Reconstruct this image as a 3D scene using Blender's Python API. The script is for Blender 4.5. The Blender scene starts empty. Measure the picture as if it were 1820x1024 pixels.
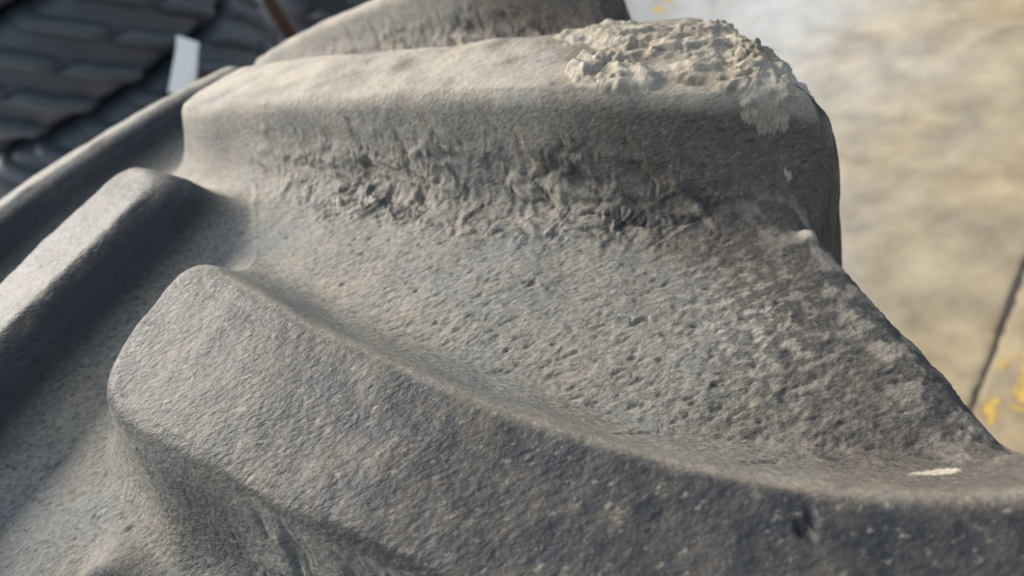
import bpy, bmesh, math, random
import numpy as np
from mathutils import Matrix, Vector

random.seed(7)
scene = bpy.context.scene
COL = scene.collection

# ------------------------------------------------------------------ tyre numbers (metres)
R0, H0, H1, RC, RQ = 0.84831, 0.03031, 0.01495, 0.87548, 3.08724
NL = 26
PITCH = 2*math.pi*R0/NL
OFF = 0.5531
CA, CB, CC = 1.37745, -1.52754, -3.71728
W0, W1, W2 = 0.04366, 0.03717, -0.01555
DR = 0.0160
XP = 0.0240
ZTOP = 2*R0 + H0 - 0.002          # height of the carcass crown above the floor
ZC = ZTOP - R0                    # axle height

# ------------------------------------------------------------------ camera
cam_d = bpy.data.cameras.new('camera')
cam = bpy.data.objects.new('camera', cam_d); COL.objects.link(cam)
_r = Vector((0.90391, -0.27049, -0.33132)); _u = Vector((0.42636, 0.63147, 0.64766)); _f = Vector((-0.03403, 0.72669, -0.68612))
_m = Matrix.Identity(4)
for _i in range(3):
    _m[_i][0], _m[_i][1], _m[_i][2] = _r[_i], _u[_i], -_f[_i]
_m.translation = Vector((0.11977, -0.19857, ZTOP + 0.15109))
cam.matrix_world = _m
cam_d.sensor_width = 36
cam_d.lens = 36*1286.07/1820
cam_d.clip_start = 0.01
cam_d.clip_end = 200
cam_d.dof.use_dof = True
cam_d.dof.focus_distance = 0.195
cam_d.dof.aperture_fstop = 11.5
scene.camera = cam

# ------------------------------------------------------------------ light: a wide open doorway ahead on the left, soft grey fill
world = bpy.data.worlds.new('World'); scene.world = world
world.use_nodes = True
world.node_tree.nodes['Background'].inputs[0].default_value = (0.68, 0.82, 1.0, 1)
world.node_tree.nodes['Background'].inputs[1].default_value = 0.86

def area_light(name, az, el, dist, sx, sy, power, colr, target):
    L = bpy.data.lights.new(name, 'AREA'); L.shape = 'RECTANGLE'; L.size = sx; L.size_y = sy
    L.energy = power; L.color = colr
    o = bpy.data.objects.new(name, L); COL.objects.link(o)
    d = Vector((math.sin(az)*math.cos(el), math.cos(az)*math.cos(el), math.sin(el)))
    o.location = Vector(target) + d*dist
    o.rotation_euler = (-d).to_track_quat('-Z', 'Y').to_euler()
    return o
KEY = area_light('doorway_light', math.radians(-41), math.radians(32), 7.0, 5.2, 4.2, 1760, (1.0, 0.93, 0.83), (0, 0, ZTOP))

scene.view_settings.view_transform = 'Standard'
scene.view_settings.look = 'None'
scene.view_settings.exposure = 0.0
scene.view_settings.gamma = 1.0
scene.render.engine = 'CYCLES'

# ------------------------------------------------------------------ helpers
def link(o, parent=None):
    COL.objects.link(o)
    if parent is not None: o.parent = parent
    return o
def empty(name, loc, label, cat, group=None):
    o = bpy.data.objects.new(name, None); o.location = loc; o.empty_display_size = 0.05
    o['label'] = label; o['category'] = cat
    if group: o['group'] = group
    return link(o)
def mesh_np(name, V, F, mat, parent=None, N=None, attrs=None, smooth=True):
    """V (n,3), F (m,4) or (m,3) numpy arrays -> one mesh object"""
    me = bpy.data.meshes.new(name)
    k = F.shape[1]
    me.vertices.add(len(V)); me.vertices.foreach_set('co', np.ascontiguousarray(V, dtype=np.float32).ravel())
    me.loops.add(F.size); me.loops.foreach_set('vertex_index', np.ascontiguousarray(F, dtype=np.int32).ravel())
    me.polygons.add(len(F))
    me.polygons.foreach_set('loop_start', np.arange(0, F.size, k, dtype=np.int32))
    me.polygons.foreach_set('use_smooth', np.full(len(F), smooth))
    me.update(calc_edges=True)
    if attrs:
        for an, av in attrs.items():
            a = me.attributes.new(an, 'FLOAT', 'POINT'); a.data.foreach_set('value', np.ascontiguousarray(av, dtype=np.float32))
    if N is not None:
        me.normals_split_custom_set_from_vertices(N.astype(np.float32))
    me.materials.append(mat)
    return link(bpy.data.objects.new(name, me), parent)
def mesh_bm(name, bm, mat, parent=None, smooth=True):
    me = bpy.data.meshes.new(name); bm.normal_update(); bm.to_mesh(me); bm.free()
    if smooth:
        for p in me.polygons: p.use_smooth = True
    me.materials.append(mat)
    return link(bpy.data.objects.new(name, me), parent)

# ------------------------------------------------------------------ node helpers
class NT:
    def __init__(s, name):
        s.m = bpy.data.materials.new(name); s.m.use_nodes = True
        s.t = s.m.node_tree; s.b = s.t.nodes['Principled BSDF']
    def n(s, typ, **kw):
        o = s.t.nodes.new(typ)
        for k, v in kw.items(): setattr(o, k, v)
        return o
    def l(s, a, b): s.t.links.new(a, b)
    def noise(s, scale, detail=4, rough=.55, vec=None, dist=0.0):
        o = s.n('ShaderNodeTexNoise'); o.inputs['Scale'].default_value = scale
        o.inputs['Detail'].default_value = detail; o.inputs['Roughness'].default_value = rough
        o.inputs['Distortion'].default_value = dist
        if vec is not None: s.l(vec, o.inputs['Vector'])
        return o.outputs['Fac']
    def ramp(s, fac, stops):
        o = s.n('ShaderNodeValToRGB'); e = o.color_ramp.elements
        while len(e) < len(stops): e.new(0.5)
        for i, (p, c) in enumerate(stops):
            e[i].position = p; e[i].color = (c, c, c, 1) if not isinstance(c, tuple) else (*c, 1)
        s.l(fac, o.inputs[0]); return o.outputs[0]
    def mix(s, fac, a, b, typ='MIX'):
        o = s.n('ShaderNodeMix', data_type='RGBA', blend_type=typ)
        for sock, v in ((o.inputs[0], fac), (o.inputs[6], a), (o.inputs[7], b)):
            if hasattr(v, 'is_output'): s.l(v, sock)
            elif isinstance(v, tuple): sock.default_value = (*v, 1)
            else: sock.default_value = v
        return o.outputs[2]
    def math(s, op, a, b=0.0, clamp=False):
        o = s.n('ShaderNodeMath', operation=op, use_clamp=clamp)
        for sock, v in ((o.inputs[0], a), (o.inputs[1], b)):
            if hasattr(v, 'is_output'): s.l(v, sock)
            else: sock.default_value = v
        return o.outputs[0]
    def attr(s, name):
        return s.n('ShaderNodeAttribute', attribute_name=name).outputs['Fac']
    def coord(s, scale=None, rot=None):
        c = s.n('ShaderNodeTexCoord').outputs['Object']
        if scale:
            m = s.n('ShaderNodeMapping'); m.inputs['Scale'].default_value = scale
            if rot: m.inputs['Rotation'].default_value = rot
            s.l(c, m.inputs['Vector']); c = m.outputs[0]
        return c
    def bump(s, h, strength, dist, prev=None):
        o = s.n('ShaderNodeBump'); o.inputs['Strength'].default_value = strength; o.inputs['Distance'].default_value = dist
        s.l(h, o.inputs['Height'])
        if prev is not None: s.l(prev, o.inputs['Normal'])
        return o.outputs[0]

def mat_dusty_rubber():
    m = NT('dusty_rubber'); c = m.coord()
    ca = m.coord((0.55, 1.0, 1.0), (0, 0, 0.25))
    dust_and_shade, brown, crust, clean = m.attr('dust_and_shade'), m.attr('brown'), m.attr('crust'), m.attr('clean')
    n1 = m.noise(60, 6, .6, c); n2 = m.noise(420, 5, .65, ca); n3 = m.noise(760, 3, .62, ca)
    # how much dust covers the rubber, less where shade is painted in, broken up by the grain
    amp = m.math('ADD', .12, m.math('MULTIPLY', dust_and_shade, 1.0))
    k = m.math('ADD', dust_and_shade, m.math('MULTIPLY', amp, m.math('MULTIPLY', m.math('SUBTRACT', n1, .5), .5)))
    k = m.math('ADD', k, m.math('MULTIPLY', amp, m.math('MULTIPLY', m.math('SUBTRACT', n2, .5), .9)))
    k = m.math('ADD', k, m.math('MULTIPLY', amp, m.math('MULTIPLY', m.math('SUBTRACT', n3, .5), 1.7)), True)
    dcol = m.mix(m.ramp(m.noise(34, 5, .6, c), [(.35, 0.0), (.68, 1.0)]), (.212, .208, .196), (.265, .238, .192))
    dcol = m.mix(brown, dcol, (.135, .108, .083))
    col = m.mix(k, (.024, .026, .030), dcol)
    # pale crumbs that cling to the surface
    fl = m.ramp(m.noise(520, 5, .75, ca), [(.58, 0.0), (.66, 1.0)])
    worn = m.attr('worn')
    fk = m.math('ADD', m.math('MULTIPLY', dust_and_shade, .55), m.math('MULTIPLY', worn, .35))
    col = m.mix(m.math('MULTIPLY', fl, fk), col, (.40, .35, .27))
    por = m.ramp(m.noise(640, 4, .7, m.coord((.7, 1, 1), (.3, .2, 1.1))), [(.30, 1.0), (.42, 0.0)])
    col = m.mix(m.math('MULTIPLY', por, .75), col, (.022, .022, .023))
    tint = m.ramp(m.noise(95, 5, .7, c), [(.42, 0.0), (.62, 1.0)])
    col = m.mix(m.math('MULTIPLY', tint, m.math('MULTIPLY', worn, .30)), col, (.15, .120, .088))
    cc = m.mix(m.noise(150, 5, .65, c), (.28, .24, .19), (.52, .46, .37))
    col = m.mix(m.math('MINIMUM', crust, 1.0), col, cc)
    col = m.mix(m.math('SUBTRACT', crust, 1.0, True), col, (.78, .76, .72))
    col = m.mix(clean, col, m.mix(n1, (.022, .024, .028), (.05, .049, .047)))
    m.l(col, m.b.inputs['Base Color'])
    m.l(m.math('SUBTRACT', m.math('ADD', .54, m.math('MULTIPLY', k, .30)), m.math('MULTIPLY', m.attr('worn'), .03)), m.b.inputs['Roughness'])
    m.b.inputs['Specular IOR Level'].default_value = .22
    b = m.bump(n2, .15, .0006); b = m.bump(n3, 1.0, .0006, b); b = m.bump(por, .5, -.0003, b)
    m.l(b, m.b.inputs['Normal'])
    return m.m
def mat_dry_mud():
    m = NT('dry_mud'); c = m.coord()
    n = m.noise(70, 7, .65, c); n2 = m.noise(500, 6, .7, c)
    col = m.mix(m.ramp(n, [(.3, 0.0), (.7, 1.0)]), (.19, .165, .13), (.46, .415, .34))
    col = m.mix(m.ramp(n2, [(.3, .55), (.6, 0.0)]), col, (.20, .165, .125))
    m.l(col, m.b.inputs['Base Color']); m.b.inputs['Roughness'].default_value = .92
    m.b.inputs['Specular IOR Level'].default_value = .2
    b = m.bump(n2, .7, .0016); b = m.bump(m.noise(1400, 3, .6, c), .5, .0005, b)
    m.l(b, m.b.inputs['Normal'])
    return m.m
def mat_dark_rubber():
    m = NT('dark_rubber'); c = m.coord()
    n = m.noise(18, 5, .6, c)
    m.l(m.mix(n, (.030, .036, .045), (.075, .084, .098)), m.b.inputs['Base Color'])
    m.b.inputs['Roughness'].default_value = .5
    m.l(m.bump(m.noise(160, 4, .6, c), .3, .001), m.b.inputs['Normal'])
    return m.m
def mat_paper():
    m = NT('paper'); c = m.coord()
    m.l(m.mix(m.noise(30, 3, .5, c), (.86, .88, .89), (.92, .93, .93)), m.b.inputs['Base Color'])
    m.b.inputs['Roughness'].default_value = .6
    return m.m
def mat_concrete():
    m = NT('concrete'); c = m.coord()
    big = m.ramp(m.noise(1.5, 5, .6, c, .6), [(.36, 0.0), (.66, 1.0)])
    mid = m.ramp(m.noise(6, 6, .6, c, .2), [(.30, 0.0), (.70, 1.0)])
    # soil stains grow towards the joint; farther off, pale glare is painted in
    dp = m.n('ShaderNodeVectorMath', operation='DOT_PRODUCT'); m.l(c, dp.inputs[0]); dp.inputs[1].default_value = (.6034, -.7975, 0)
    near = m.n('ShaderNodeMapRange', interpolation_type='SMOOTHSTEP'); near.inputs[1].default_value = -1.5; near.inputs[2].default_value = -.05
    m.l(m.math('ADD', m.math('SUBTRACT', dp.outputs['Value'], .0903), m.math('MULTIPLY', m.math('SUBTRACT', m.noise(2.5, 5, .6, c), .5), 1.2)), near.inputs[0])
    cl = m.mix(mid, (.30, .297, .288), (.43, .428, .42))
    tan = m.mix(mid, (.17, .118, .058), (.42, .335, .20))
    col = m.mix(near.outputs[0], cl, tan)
    col = m.mix(m.math('MULTIPLY', big, .4), col, (.28, .255, .22))
    st = m.ramp(m.noise(4.2, 6, .6, c, 1.0), [(.57, 0.0), (.72, 1.0)])
    col = m.mix(m.math('MULTIPLY', st, .55), col, (.16, .148, .13))
    spk = m.ramp(m.noise(26, 3, .5, c), [(.70, 0.0), (.76, 1.0)])
    col = m.mix(m.math('MULTIPLY', spk, .6), col, (.10, .09, .075))
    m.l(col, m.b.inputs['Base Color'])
    m.l(m.ramp(mid, [(0, .62), (1, .8)]), m.b.inputs['Roughness'])
    m.l(m.bump(m.noise(60, 6, .65, c), .35, .004), m.b.inputs['Normal'])
    return m.m
def mat_plain(name, a, b, scale, rough=.8, bump=.3):
    m = NT(name); c = m.coord(); n = m.noise(scale, 5, .6, c)
    m.l(m.mix(n, a, b), m.b.inputs['Base Color']); m.b.inputs['Roughness'].default_value = rough
    m.l(m.bump(n, bump, .003), m.b.inputs['Normal'])
    return m.m
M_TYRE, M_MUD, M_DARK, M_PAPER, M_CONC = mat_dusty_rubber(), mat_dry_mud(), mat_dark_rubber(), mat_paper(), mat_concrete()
M_JOINT = mat_plain('joint_dirt', (.05, .045, .04), (.12, .10, .085), 30)
M_YELLOW = mat_plain('yellow_paint', (.45, .28, .04), (.55, .36, .08), 25, .55)
M_RUST = mat_plain('rusty_steel', (.03, .02, .015), (.10, .055, .035), 22, .85)

# ------------------------------------------------------------------ floor: slabs either side of a broken joint
floor = bpy.data.objects.new('floor', None); floor['kind'] = 'structure'; link(floor)
JA = np.array([1.0059, 0.6478]); JD = np.array([0.7975, 0.6034]); JN = np.array([JD[1], -JD[0]])   # JN points to the far-right slab
def slab(side, half):
    """one concrete slab, its edge along the joint chipped and worn"""
    rng = np.random.default_rng(3 + side)
    t = np.concatenate([np.linspace(-14, -1.2, 40), np.linspace(-1.15, 2.2, 420), np.linspace(2.3, 14, 40)])
    w = np.interp(t, np.linspace(-14, 14, 900), rng.normal(size=900))*.0028 + np.interp(t, np.linspace(-14, 14, 90), rng.normal(size=90))*.003
    chip = np.maximum(0, np.interp(t, np.linspace(-14, 14, 260), rng.normal(size=260)) - .9)*.022*(1 if side > 0 else .35)
    rows = []
    for off, z in ((half, -.014), (half + .0015, -.004), (half + .006, -.0008), (half + .02, 0.0), (.5, 0.0), (14.0, 0.0)):
        e = off + (w + chip if off < .1 else 0)
        P = JA + t[:, None]*JD + side*(e[:, None] if np.ndim(e) else e)*JN
        rows.append(np.column_stack([P, np.full(len(t), z)]))
    V = np.concatenate(rows); n = len(t); F = []
    for r in range(len(rows) - 1):
        a = np.arange(n - 1) + r*n
        q = np.stack([a, a + 1, a + n + 1, a + n], 1)
        F.append(q if side < 0 else q[:, ::-1])
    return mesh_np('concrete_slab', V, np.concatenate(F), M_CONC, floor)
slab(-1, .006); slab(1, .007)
bm = bmesh.new(); bmesh.ops.create_grid(bm, x_segments=2, y_segments=2, size=9)
bmesh.ops.translate(bm, verts=bm.verts, vec=(0, 0, -.013))
mesh_bm('joint_bed', bm, M_JOINT, floor)

# ------------------------------------------------------------------ numpy noise
def _h(ix, iy, seed):
    x = (ix.astype(np.int64)*374761393 + iy.astype(np.int64)*668265263 + seed*974634777) & 0xffffffff
    x = ((x ^ (x >> 13))*1274126177) & 0xffffffff
    x = x ^ (x >> 16)
    return (x & 0xffffff)/float(0x1000000)
def vnoise(x, y, seed=0):
    ix, iy = np.floor(x), np.floor(y); fx, fy = x - ix, y - iy
    out = 0
    for dx in (0, 1):
        for dy in (0, 1):
            g = _h(ix + dx, iy + dy, seed)*2*math.pi
            d = np.cos(g)*(fx - dx) + np.sin(g)*(fy - dy)
            u = fx if dx else 1 - fx; v = fy if dy else 1 - fy
            out = out + d*(u*u*u*(u*(u*6 - 15) + 10))*(v*v*v*(v*(v*6 - 15) + 10))
    return out*1.5
def fbm(x, y, octv=4, seed=0, gain=.5):
    a, s, f = 1.0, 0, 1.0
    for k in range(octv):
        s = s + a*vnoise(x*f + k*17.3, y*f - k*9.1, seed + k); a *= gain; f *= 2.03
    return s
def worley(x, y, seed=0):
    ix, iy = np.floor(x), np.floor(y)
    b1 = np.full(x.shape, 9.0); b2 = np.full(x.shape, 9.0); rid = np.zeros(x.shape)
    for dx in (-1, 0, 1):
        for dy in (-1, 0, 1):
            cx, cy = ix + dx, iy + dy
            d = np.hypot(cx + .1 + .8*_h(cx, cy, seed) - x, cy + .1 + .8*_h(cx, cy, seed + 1) - y)
            r = _h(cx, cy, seed + 2); c = d < b1
            b2 = np.where(c, b1, np.minimum(b2, d)); rid = np.where(c, r, rid); b1 = np.where(c, d, b1)
    return b1, b2, rid
def ss(a, b, x):
    t = np.clip((x - a)/(b - a), 0, 1); return t*t*(3 - 2*t)
def smin(a, b, k):
    h = np.clip(.5 + .5*(b - a)/k, 0, 1); return b + (a - b)*h - k*h*(1 - h)
def smax(a, b, k): return -smin(-a, -b, k)

# ------------------------------------------------------------------ tractor tyre as carcass + lugs
def Rdz(x): return -x**2/(2*RC) - RQ*x**4
def Hx(x): return H0 + H1*(x/.22)**2
KQ = np.array([0, .03, .06, .09, .12, .15, .17, .19, .205, .222, .237, .255, .29, .34, .41, .50, .57, .605])
_tr = KQ[:9]
_c = Rdz(.205) + .0353; _l = Rdz(.205) + Hx(.205) - .0042
KC = np.array([(x, Rdz(x)) for x in _tr] + [(x, z + _c*max(0, 1 + z/.3)) for x, z in ((.2185, -.0450), (.2275, -.0590), (.2322, -.077), (.2365, -.11), (.239, -.16), (.2375, -.23), (.222, -.318), (.195, -.378), (.168, -.392))])
KL = np.array([(x, Rdz(x) + Hx(x)) for x in _tr[:8]] + [(x, z + _l*max(0, 1 + z/.3)) for x, z in ((.2075, .0032), (.2235, -.0045), (.2322, -.0160), (.2366, -.032), (.2400, -.066), (.2422, -.118), (.2395, -.20))] + [tuple(k) for k in KC[15:]])
KC[9:, 0] -= .55*np.maximum(0, KC[9:, 0] - .205); KL[8:15, 0] = (.2080, .2210, .2275, .2300, .2318, .2325, .2285); KL[9:12, 1] += (.0015, .0035, .004); KL[6:12, 1] -= (.001, .0025, .0035, .003, .003, .002)
KL[15:] = KC[15:]
def hermite(kq, kp, q):
    d = np.zeros_like(kp); dq = np.diff(kq); sl = np.diff(kp, axis=0)/dq[:, None]
    d[1:-1] = (sl[:-1]*dq[1:, None] + sl[1:]*dq[:-1, None])/(dq[1:] + dq[:-1])[:, None]
    d[0] = sl[0]; d[0, 1] = 0; d[-1] = sl[-1]
    i = np.clip(np.searchsorted(kq, q, side='right') - 1, 0, len(kq) - 2)
    h = dq[i]; t = (q - kq[i])/h
    h00 = 2*t**3 - 3*t**2 + 1; h10 = t**3 - 2*t**2 + t; h01 = -2*t**3 + 3*t**2; h11 = t**3 - t**2
    return h00[:, None]*kp[i] + (h10*h)[:, None]*d[i] + h01[:, None]*kp[i + 1] + (h11*h)[:, None]*d[i + 1]
def cen(q):
    qc = np.minimum(q, .225)
    return -(CA*qc + CB*qc*np.abs(qc) + CC*qc**3)
def slope(q):
    qc = np.minimum(q, .225)
    return np.where(q > .225, 0, -(CA + 2*CB*np.abs(qc) + 3*CC*qc**2))
def hwid(q):
    t = np.clip(np.abs(q)/.22, 0, 1); return W0 + (W1 - W0)*t + W2*4*t*(1 - t)
_B = np.array([.0299, cen(np.array(.0299)) + hwid(np.array(.0299))]); _F = np.array([0.0, -W0])
_nn = np.array([-(_B[1] - _F[1]), _B[0] - _F[0]]); _nn = _nn/np.hypot(*_nn)
def lug_dist(q, srel, longer):
    """distance outside a lug's top outline; q = way out from the centre on the lug's own side, srel = way round from its nose"""
    e = srel - cen(q)
    c = 1/np.sqrt(1 + slope(q)**2)
    front = (-e - hwid(q))*c; back = (e - hwid(q))*c
    side = np.maximum(front, back)
    end = q*_nn[0] + (srel + W0)*_nn[1] - longer
    return smax(side, end, .016), front, back, e
def lug_mask(d, q, kt, kb):
    lin = 1.05 - d/DR
    m = smin(lin, np.ones_like(lin), kt); m = smax(m, np.zeros_like(m), kb)
    return np.clip(m, 0, 1)*(1 - ss(.30, .42, q))

def build_grid(qs, ss_, micro):
    """macro surface on the grid q (across, signed) x s (round)"""
    Q, S = np.meshgrid(qs, ss_, indexing='ij')
    A = np.abs(qs); sg = np.sign(qs)
    C = hermite(KQ, KC, A); L = hermite(KQ, KL, A)
    C[:, 0] *= sg; L[:, 0] *= sg
    best = np.zeros_like(Q); lid = np.full(Q.shape, -1, int)
    acc = np.zeros_like(Q); info = dict(pos=S, df=np.full(Q.shape, 1.0), db=np.full(Q.shape, 1.0), dl=np.full(Q.shape, 1.0), far=np.clip(S, 0, 1))
    smn, smx = ss_.min(), ss_.max()
    for side in (1, -1):
        for i in range(-2, NL + 3):
            s0 = (i if side > 0 else i + OFF)*PITCH
            if s0 - .33 > smx or s0 + .12 < smn: continue
            a, b = np.searchsorted(ss_, s0 - .33), np.searchsorted(ss_, s0 + .12)
            if b <= a: continue
            rows = np.where(side*qs > -.09)[0]; r0, r1 = rows[0], rows[-1] + 1
            sl = (slice(r0, r1), slice(a, b))
            d, fr, bk, e = lug_dist(side*Q[sl], S[sl] - s0, (.0150 if i < 1 else .0215) if side > 0 else .0090)
            m = lug_mask(d, side*Q[sl], .20 if side > 0 else .32, .60 if side > 0 else .5)
            acc[sl] = smax(acc[sl], m, .30*np.minimum(acc[sl], m) + 1e-5)
            up = m > best[sl]
            best[sl] = np.where(up, m, best[sl])
            lid[sl] = np.where(up & (m > .10), (i % NL) + (0 if side > 0 else NL), lid[sl])
            if side > 0:
                f_ = (e < 0) & (d < info['df'][sl]); info['df'][sl] = np.where(f_, d, info['df'][sl])
                b_ = (e > 0) & (d < info['db'][sl]); info['db'][sl] = np.where(b_, d, info['db'][sl])
                if i == 1: info['sA'] = s0
            else:
                f_ = d < info['dl'][sl]; info['dl'][sl] = np.where(f_, d, info['dl'][sl])
    m = np.clip(acc, 0, 1)
    X = C[:, None, 0] + m*(L - C)[:, None, 0]; DZ = C[:, None, 1] + m*(L - C)[:, None, 1]
    Rr = R0 + DZ; TH = S/R0
    P = np.stack([X, Rr*np.sin(TH), Rr*np.cos(TH)], -1)          # tyre frame: axle at the origin
    return Q, S, P, m, lid, info
def grid_normals(P):
    N = np.cross(np.gradient(P, axis=0), np.gradient(P, axis=1))
    return N/np.maximum(np.linalg.norm(N, axis=-1, keepdims=True), 1e-12)

def relief(Q, S, m, info, void, top):
    """micro relief in metres, with S the way along the surface used for the grain"""
    df = info['df']
    U, V = Q + .25*S, S - .15*Q                                   # grain drawn out across the tread
    h = fbm(U/.0030, V/.0018, 3, 11)*(.00009 + .00005*void*ss(.0, .10, Q)) + fbm(Q/.03, S/.03, 3, 21)*.0007
    # pits and nicks in the moulded rubber of the gaps
    f1, f2, rid = worley(U/.0105, V/.0085, 31)
    pit = (rid > .78)*np.clip(1 - f1/(.03 + .11*rid), 0, 1)**.8
    h -= pit*.0006*void*(1 - .6*ss(.15, .19, Q))
    f1, f2, rid2 = worley(U/.0050 + 3.3, V/.0038, 41)
    h -= (rid2 > .72)*np.clip(1 - f1/(.06 + .16*rid2), 0, 1)*.0004*(.35 + .65*void)
    # short drawn-out tears across the gap, thicker towards the next lug and the shoulder
    tz = void*ss(.03, .12, Q)*ss(.09, .03, info['db'])
    tr = fbm((Q + .5*S)/.0075, (S - .1*Q)/.0024, 4, 51)
    tear = ss(.46, .66, tr)*(.2 + .8*tz)*void
    h -= tear*.00030*(1 - .5*ss(.15, .19, Q))
    h += ss(.30, .60, -tr)*.00012*void
    # caked crumbs along the foot of each right-hand lug
    jag = .004*fbm(Q/.012, S/.012, 3, 58)
    foot = ss(.0050, .0150, df + jag)*ss(.048, .020, df + jag)*ss(.012, .055, Q)*ss(.205, .16, Q)
    foot = foot*(.45 + .75*ss(-.35, .35, fbm(Q/.03, S/.03, 2, 61)))
    wx, wy = Q + .004*fbm(Q/.012, S/.012, 2, 66), S + .004*fbm(Q/.012 + 9, S/.012, 2, 67)
    g1, g2, gid = worley((wx + .25*S)/.010, wy/.0085, 71)
    clod = (gid - .35)*ss(.02, .20, g2 - g1) - .55*ss(.12, .0, g2 - g1)
    rid_ = 1 - 2*np.abs(fbm(wx/.008, wy/.008, 3, 81))
    h += foot*(clod*.0010 + rid_*.0008 + fbm(wx/.009, wy/.009, 4, 88, .62)*.0018)
    # torn streaks running up the wall above the crumbs
    strk = ss(.001, .009, df)*ss(.022, .010, df)*ss(.03, .07, Q + .03*(info['pos'] < -.04))*ss(.19, .13, Q)
    h -= strk*(.0006 + .0010*(info['pos'] < -.04))*ss(.15, .6, fbm(Q/.0055, S/.022, 3, 87))
    # flaked soil patch and crumbs in the gap by the shoulder
    fl = void*ss(.01, .03, df)*np.exp(-((Q - .172)/.022)**2 - ((info['pos'] + .075)/.034)**2)
    flk = fl*ss(-.02, .45, fbm(U/.0048, V/.0028, 4, 91))
    crumb = ss(.185, .20, Q)*ss(.245, .215, Q)*void*ss(.0, .5, fbm(Q/.010, S/.010, 4, 95) + .1)
    h += flk*.00012 + crumb*.0004
    return np.stack([h, pit, tear, foot*clod, foot, flk, crumb])
def weathering(Q, S, Nx, m, info):
    """micro relief (metres along the normal) and the cover of dust, brown soil, crust, clean and polished rubber, with some shade painted in"""
    df, dl = info['df'], info['dl']
    top = ss(.80, .97, m); void = 1 - ss(.02, .35, m)
    # on the steep walls the grain is laid out by height, elsewhere by the way round
    steep = ss(.25, .7, np.abs(np.gradient(m*Hx(np.minimum(np.abs(Q), .25)), axis=1)/np.gradient(S, axis=1)))
    A = relief(Q, S, m, info, void, top)
    need = steep > .001
    Tw = 1.15*m*Hx(np.minimum(np.abs(Q), .25)) + 3.0
    sub = {k: (v[need] if isinstance(v, np.ndarray) else v) for k, v in info.items()}
    Bv = relief(Q[need], Tw[need], m[need], sub, void[need], top[need])
    A[:, need] = A[:, need]*(1 - steep[need]) + Bv*steep[need]
    h, pit, tear, clod, foot, flk, crumb = A
    # moulding seam round the tread
    h = h + .0004*np.exp(-((Q - XP - .0012*np.sin(S*40))/.0011)**2)*void
    # faint mould lines along the walls of the left-hand lugs
    h = h + .0003*np.exp(-((dl - .006)/.0006)**2)*(Q < .01)
    # single marks: a gouge in the nearest lug, two chips in the gap, a pebble caught at the shoulder
    S_ = info['pos']
    for q0, s0, rx, ry, dep in ((.145, -.1404, .0016, .0010, .0020), (.1475, -.1392, .0013, .0008, .0013), (.085, .0262, .0030, .0013, .0014), (.0785, .0345, .0022, .0011, .0010), (.0775, .0600, .0028, .0036, .0020), (.118, -.031, .0016, .0013, .0013), (.142, -.060, .0017, .0012, .0012), (.150, -.118, .0032, .0008, .0011), (.127, -.098, .0034, .0008, .0010)):
        wob = 1 + .7*fbm(Q/.0022 + s0*90, S_/.0018, 3, 141)
        h = h - dep*np.exp(-((((Q - q0 + .3*(S_ - s0))/rx)**2 + ((S_ - s0)/ry)**2)*wob*wob)**1.5)
    peb = np.exp(-(((Q - .205)/.0030)**2 + ((S_ + .046)/.0030)**2)**1.6); h = h + .0026*peb*(1 + .3*fbm(Q/.002, S_/.002, 2, 131))
    chalk = ss(.15, .5, np.exp(-((Q - .185)/.0065)**2 - ((S_ + .133 + .15*(Q - .185))/.0013)**2) - .30*np.abs(fbm(Q/.002, S_/.001, 2, 137)))
    # ---- cover
    wallL = ss(.12, .55, m)*(1 - ss(.80, .99, m))*(dl < .03)*(dl < df)*(dl < info['db'])
    dust_and_shade = .70*void + .58*top + .66*(1 - top)*(1 - void)
    dust_and_shade = dust_and_shade - .66*wallL + .18*ss(.12, .0, Q)*void + .06*fbm(Q/.05, S/.05, 3, 103)  # left lug walls: thinner dust, and their shade painted in darker
    dust_and_shade += .6*np.exp(-((Q - XP - .0012*np.sin(S*40))/.0012)**2)*void
    dust_and_shade -= .55*pit*void + .45*tear + .5*ss(.05, -.25, clod)*foot
    shoulder = ss(.150, .200, Q + .012*fbm(Q/.02, S/.02, 3, 107))
    brown = np.clip(.10 + .75*ss(.13, .19, Q + .02*fbm(Q/.03, S/.03, 3, 109))*(1 - .55*top) + .25*foot + top*ss(.02, .12, Q)*ss(-.2, .6, fbm(Q/.018, S/.018, 4, 119))*.7, 0, 1)
    dust_and_shade -= (.12 + .20*void)*shoulder*(1 - top)
    near = 1 - ss(.02, .14, S - cen(np.clip(Q, 0, .22)) - .02)
    dust_and_shade += .40*np.exp(-((info['db'] - .0005)/.0022)**2)*(Q > 0)
    dust_and_shade += top*(.50*(1 - near) - .46*near - .17*near*ss(.02, .12, Q))
    dust_and_shade -= .30*top*(Q < 0)*(dl < 0)
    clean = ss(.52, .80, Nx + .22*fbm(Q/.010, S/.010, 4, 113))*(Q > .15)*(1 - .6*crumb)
    dust_and_shade -= .55*ss(-.04, -.09, S)*ss(.045, .01, Q)*(1 - top)  # painted shade: darkens the gap near the centre, in front of the nearest lug
    crust = np.clip(.5*flk + .35*crumb + .2*ss(0, .4, clod)*foot + peb + .24*np.exp(-((info['db'] - .0012)/.0018)**2)*(Q > .01)*near + .42*top*(1 - near)*(Q > -.02)*ss(-.5, .4, fbm(Q/.03, S/.02, 3, 127)), 0, 1) + chalk
    return h, np.clip(dust_and_shade, 0, 1), np.clip(brown, 0, 1), np.clip(crust, 0, 2), np.clip(clean, 0, 1), top*near

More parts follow.
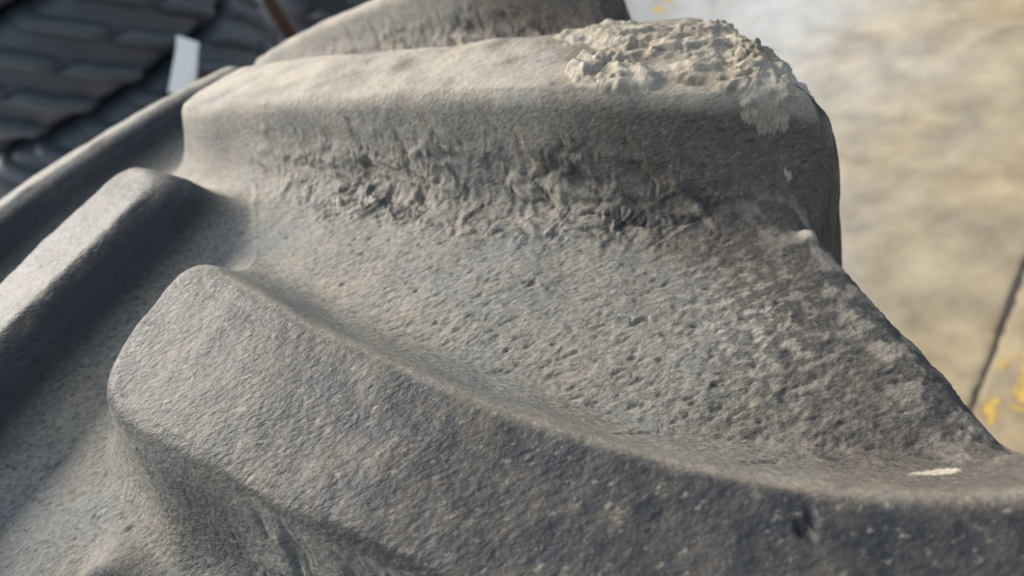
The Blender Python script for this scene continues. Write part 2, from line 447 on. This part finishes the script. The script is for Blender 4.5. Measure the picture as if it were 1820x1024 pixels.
def mud_layer(Q, S, sA, T):
    """thickness of the caked soil on the shoulder end of one lug"""
    e = S - sA - cen(np.clip(Q, 0, .24))
    n = fbm(Q/.022, T/.022, 4, 201); n2 = fbm(Q/.008, T/.008, 3, 205)
    edge_q = Q - (.166 + .16*(e + .01))
    edge_e = e + .026 + .003*ss(.185, .205, Q) + .005*n + .003*n2 - .008*np.exp(-((Q - .188)/.007)**2) + .014*np.exp(-((Q - .208)/.010)**2) + .004*np.exp(-((Q - .176)/.009)**2)
    lim = np.minimum(np.minimum(edge_q + .010*n + .004*n2, edge_e), np.minimum(.240 - Q + .003*n2, .034 - e + .01*n))
    t = ss(0, .0030, lim)*(.40 + .60*ss(0, .018, lim))
    f1, f2, rid = worley((Q + .5*T + .006*n2)/.016, (T + .006*n)/.011, 211)
    lump = .35 + .55*rid - .45*ss(.12, 0, f2 - f1) + .8*n + .45*n2 + .28*fbm((Q + .3*T)/.0042, T/.0028, 3, 215)
    return np.where(lim > 0, t*(1 - .35*ss(-.005, .03, e))*(0.0014 + .0030*np.clip(lump, .0, 1.6)), 0), lim > .0004

def spans(*parts):
    out = []
    for a, b, h in parts: out.append(np.linspace(a, b, max(2, int(round((b - a)/h)) + 1))[:-1])
    return np.concatenate(out + [[parts[-1][1]]])
QF = spans((-.605, -.30, .012), (-.30, -.19, .003), (-.19, -.12, .0011), (-.12, 0, .0007), (0, .245, .0006), (.245, .33, .0011), (.33, .605, .012))
QCO = spans((-.605, -.26, .014), (-.26, .26, .0055), (.26, .605, .014))
S_LO, S_HI = -.20, .56
SF = spans((S_LO, -.135, .0018), (-.135, .10, .00058), (.10, .30, .0009), (.30, S_HI, .0012))
SC = np.linspace(S_HI, 2*math.pi*R0 + S_LO, 560)

tyre = empty('tractor_tyre', (0, 0, 0), 'big dusty tractor tyre with deep curved lugs, standing upright on the concrete floor', 'tyre')
AX = np.array([0, 0, ZC])
parts = {}          # key -> list of (V, F, N, attrs)
def collect(P, N, keyarr, attrs):
    n0, n1 = P.shape[:2]
    idx = np.arange(n0*n1).reshape(n0, n1)
    F = np.stack([idx[:-1, :-1], idx[1:, :-1], idx[1:, 1:], idx[:-1, 1:]], -1).reshape(-1, 4)
    K = np.maximum.reduce([keyarr[:-1, :-1], keyarr[1:, :-1], keyarr[1:, 1:], keyarr[:-1, 1:]]).reshape(-1)
    Vf, Nf = P.reshape(-1, 3), N.reshape(-1, 3)
    for k in np.unique(K):
        f = F[K == k]; u, inv = np.unique(f, return_inverse=True)
        parts.setdefault(int(k), []).append((Vf[u], inv.reshape(-1, 4), Nf[u], {a: v.reshape(-1)[u] for a, v in attrs.items()}))
MUD_ID = 999
# fine sector: the part of the tyre that is looked at closely
Q, S, P, m, lid, info = build_grid(QF, SF, True)
Nrm = grid_normals(P)
h, dust_and_shade, brown, crust, clean, worn = weathering(Q, S, Nrm[..., 0], m, info)
mud, muddy = mud_layer(Q, S, info['sA'], S + 1.1*m*Hx(np.minimum(np.abs(Q), .25)))
h = h*(1 - .6*muddy) + mud
P = P + Nrm*h[..., None]
key = lid.copy(); key[muddy & (mud > 0)] = MUD_ID
collect(P + AX, grid_normals(P), key, dict(dust_and_shade=dust_and_shade, brown=brown, crust=crust, clean=clean, worn=worn))
# the rest of the round, plainer
Q, S, P, m, lid, info = build_grid(QCO, SC, False)
void = 1 - ss(.02, .35, m)
collect(P + AX, grid_normals(P), lid, dict(dust_and_shade=.7 + 0*Q, brown=.15 + .7*ss(.09, .17, np.abs(Q)), crust=0*Q, clean=ss(.222, .236, np.abs(Q)), worn=ss(.8, .97, m)))
def join(lst):
    V, F, N, A, o = [], [], [], {}, 0
    for v, f, n, a in lst:
        V.append(v); F.append(f + o); N.append(n); o += len(v)
        for k_, x in a.items(): A.setdefault(k_, []).append(x)
    return np.concatenate(V), np.concatenate(F), np.concatenate(N), {k_: np.concatenate(x) for k_, x in A.items()}
lug_objs = {}
for k in sorted(parts):
    V, F, N, A = join(parts[k])
    if k == MUD_ID: continue
    if k < 0: carc = mesh_np('carcass', V, F, M_TYRE, tyre, N, A)
    else: lug_objs[k] = mesh_np('lug', V, F, M_TYRE, tyre, N, A)
V, F, N, A = join(parts[MUD_ID])
mo = mesh_np('dried_mud', V, F, M_MUD, lug_objs[1], N)
mo['label'] = 'pale crumbling crust of dried mud on the shoulder end of the lug'
# inner liner and bead, so the hollow tyre has thickness
ip = np.array([(.168, -.392), (.150, -.396), (.146, -.375), (.170, -.345), (.196, -.30), (.208, -.22), (.203, -.14), (.18, -.085), (.12, -.055), (0, -.045)])
ip = np.concatenate([ip, (ip*np.array([-1, 1]))[::-1][1:]])
th = np.linspace(0, 2*math.pi, 181)
Pi = np.stack([np.repeat(ip[:, 0][:, None], 181, 1), (R0 + ip[:, 1])[:, None]*np.sin(th), (R0 + ip[:, 1])[:, None]*np.cos(th)], -1) + AX
idx = np.arange(Pi.shape[0]*181).reshape(-1, 181)
Fi = np.stack([idx[:-1, :-1], idx[1:, :-1], idx[1:, 1:], idx[:-1, 1:]], -1).reshape(-1, 4)
mesh_np('inner_liner', Pi.reshape(-1, 3), Fi, M_DARK, tyre)

# ------------------------------------------------------------------ stacked lug tyres lying flat behind
def strip_grid(rows, closed=False):
    V = np.array([p for r in rows for p in r]); n = len(rows[0]); F = []
    for i in range(len(rows) - 1):
        for j in range(n - 1): F.append((i*n + j, i*n + j + 1, (i + 1)*n + j + 1, (i + 1)*n + j))
    return V, F
RB = .518
def carcass_mesh():
    half = [(0, RB), (.06, RB - .001), (.105, RB - .006), (.125, RB - .018), (.140, RB - .05), (.149, RB - .10), (.1495, RB - .14), (.140, RB - .19), (.12, RB - .235), (.105, RB - .25), (.09, RB - .25), (.10, RB - .225), (.125, RB - .15), (.12, RB - .08), (.08, RB - .04), (0, RB - .035)]
    prof = half + [(-z, r) for z, r in half[::-1][1:]]
    n = 132; V = []; F = []
    for k in range(n):
        a = 2*math.pi*k/n
        V += [(r*math.cos(a), r*math.sin(a), z) for z, r in prof]
    w = len(prof)
    for k in range(n):
        for j in range(w - 1):
            F.append((k*w + j, ((k + 1) % n)*w + j, ((k + 1) % n)*w + j + 1, k*w + j + 1))
    me = bpy.data.meshes.new('carcass'); me.from_pydata(V, [], F); me.materials.append(M_DARK)
    bm = bmesh.new(); bm.from_mesh(me); bmesh.ops.remove_doubles(bm, verts=bm.verts, dist=1e-5); bmesh.ops.recalc_face_normals(bm, faces=bm.faces); bm.to_mesh(me); bm.free()
    for p in me.polygons: p.use_smooth = True
    return me
def lug_block(down):
    """one curved tread lug; down = on the lower half of the lying tyre"""
    g = -1 if down else 1
    path = [(g*z, -g*al, dr, hs) for z, al, dr, hs in ((.012, -.018, 0, .8), (.016, -.010, 0, 1), (.035, .008, 0, 1), (.06, .034, 0, 1), (.085, .066, -.002, 1), (.108, .096, -.006, 1), (.126, .108, -.016, .9), (.140, .110, -.045, .55), (.147, .110, -.085, .25), (.148, .110, -.11, .02))]
    sec = [(-.044, -.006), (-.033, .010), (-.027, .0215), (-.018, .0290), (0, .034), (.018, .0290), (.027, .0215), (.033, .010), (.044, -.006)]
    rows = []
    for z, al, dr, hs in path:
        row = []
        wf = 1 if abs(z) < .12 else .72
        for w, hh in sec:
            over = max(0, abs(z) - .118)/.03*.010*hs          # lug ends stand proud of the sidewall too
            r = RB + dr + hh*hs
            a = (al + w*wf)/RB
            row.append((r*math.cos(a), r*math.sin(a), z + math.copysign(over, z)))
        rows.append(row)
    V, F = strip_grid(rows)
    F.append(tuple(range(len(sec))))                             # blunt tip by the centre groove
    me = bpy.data.meshes.new('lug'); me.from_pydata([tuple(v) for v in V], [], F); me.materials.append(M_DARK)
    bm = bmesh.new(); bm.from_mesh(me); bmesh.ops.recalc_face_normals(bm, faces=bm.faces); bm.to_mesh(me); bm.free()
    for p in me.polygons: p.use_smooth = True
    return me
ME_C, ME_U, ME_D = carcass_mesh(), lug_block(False), lug_block(True)
NB = 21
def lug_tyre(x, y, level, turn, label, group):
    t = empty('lug_tyre', (x, y, .15 + .30*level), label, 'tyre', group)
    t.rotation_euler = (0, 0, turn)
    link(bpy.data.objects.new('carcass', ME_C), t)
    for k in range(NB):
        for me, ph in ((ME_U, 0.0), (ME_D, .42)):
            o = bpy.data.objects.new('lug', me); o.rotation_euler = (0, 0, 2*math.pi*(k + ph)/NB); link(o, t)
    return t
ST = (-.870, 2.367)
ups = ['lowest', 'second from the floor', 'third from the floor', 'fourth from the floor', 'fifth from the floor', 'topmost']
for lv in range(6):
    tail = ', bearing a white paper label' if lv == 4 else ''
    lab = 'dark lug-tread tyre, %s of the tall stack%s' % (ups[lv], tail)
    t5 = lug_tyre(ST[0] + (.012, -.010, .008, -.006, 0, .010)[lv], ST[1] + (.0, .012, -.010, .006, 0, .008)[lv], lv, (.3, .9, 1.4, .55, .055, .21)[lv], lab, 'dark tyres in the six-high stack')
    if lv == 4: T5 = t5
ups = ['lowest', 'second from the floor', 'third from the floor', 'topmost']
for lv in range(4):
    lug_tyre(-.15 + (.01, -.01, .0, .012)[lv], 3.72 + (.0, .01, -.012, .0)[lv], lv, (.2, .7, 1.1, .4)[lv], 'dark lug-tread tyre lying flat, %s of the lower stack' % ups[lv], 'dark tyres in the four-high stack')
# white paper labels stuck across the tread of the fifth tyre
def paper(pa, pb, wid, rad):
    """a strip between two (angle, height) points on the tyre, lying over the lug tops"""
    rows = []
    n = 14
    da, dz = pb[0] - pa[0], pb[1] - pa[1]
    ln = math.hypot(da*rad, dz); na, nz = -dz/ln/rad, da*rad/ln
    for i in range(n + 1):
        t = i/n; row = []
        for j in range(5):
            w = (j/4 - .5)*wid*(1 - .06*math.sin(t*5))
            a = pa[0] + da*t + na*w; z = pa[1] + dz*t + nz*w
            r = rad + .0015*math.sin(t*9 + j)
            row.append((r*math.cos(a), r*math.sin(a), z))
        rows.append(row)
    return strip_grid(rows)
def label_obj(pa, pb, wid, rad, text):
    V, F = paper(pa, pb, wid, rad)
    ob = mesh_np('paper_label', np.array(V), np.array(F), M_PAPER, T5)
    md = ob.modifiers.new('thickness', 'SOLIDIFY'); md.thickness = .0008
    ob['label'] = text
rz = T5.rotation_euler[2]
label_obj((math.radians(-44.6) - rz, -.118), (math.radians(-57.0) - rz, -.222), .072, RB + .034, 'white paper strip stuck across the tread')

# ------------------------------------------------------------------ worn yellow floor lines
def worn_line(start, length, wid, cover, seed):
    """paint that survives in ragged patches along a line on the floor"""
    nu, nv = int(length/.006), int(wid/.006)
    u, v = np.meshgrid(np.arange(nu + 1)*.006, np.arange(nv + 1)*.006, indexing='ij')
    f = fbm(u/.16, v/.07, 4, seed) + .5*fbm(u/.018, v/.018, 2, seed + 9)
    edge = np.minimum(v, wid - v)/.012
    keep = (f + .25*np.minimum(edge, 1) > cover)
    X = start[0] + u*JD[0] + v*JN[0]; Y = start[1] + u*JD[1] + v*JN[1]
    V = np.stack([X, Y, np.full_like(X, .0015)], -1).reshape(-1, 3)
    idx = np.arange(V.shape[0]).reshape(nu + 1, nv + 1)
    F = np.stack([idx[:-1, :-1], idx[:-1, 1:], idx[1:, 1:], idx[1:, :-1]], -1)[:, :, ::-1]
    F = F[keep[:-1, :-1] & keep[1:, 1:]].reshape(-1, 4)
    uq, inv = np.unique(F, return_inverse=True)
    return mesh_np('painted_line', V[uq], inv.reshape(-1, 4), M_YELLOW, floor, smooth=False)
worn_line(JA + JN*.022 - JD*.9, 2.6, .10, .30, 305)
worn_line(np.array([1.245, 3.225]), 2.2, .085, -.25, 311)
# ------------------------------------------------------------------ rusty angle bar leaning on the lower stack
def bar(name, p0, p1, w, mat, parent=None):
    p0, p1 = Vector(p0), Vector(p1); d = (p1 - p0); q = d.to_track_quat('Z', 'Y')
    bm = bmesh.new(); t = w*.16; L = d.length
    prof = [(0, 0), (w, 0), (w, t), (t, t), (t, w), (0, w)]
    lo = [bm.verts.new((x, y, 0)) for x, y in prof]; hi = [bm.verts.new((x, y, L)) for x, y in prof]
    for i in range(6): bm.faces.new((lo[i], lo[(i + 1) % 6], hi[(i + 1) % 6], hi[i]))
    bm.faces.new(lo[::-1]); bm.faces.new(hi)
    bmesh.ops.bevel(bm, geom=bm.edges[:], offset=.001, segments=1, affect='EDGES')
    o = mesh_bm(name, bm, mat, parent, smooth=False)
    o.location = p0; o.rotation_mode = 'QUATERNION'; o.rotation_quaternion = q
    return o
b1 = bar('angle_bar', (-.30, 2.62, 0), (-.375, 3.15, 1.32), .055, M_RUST)
b1['label'] = 'rusty steel angle bar leaning on the lower stack of dark tyres'; b1['category'] = 'steel bar'
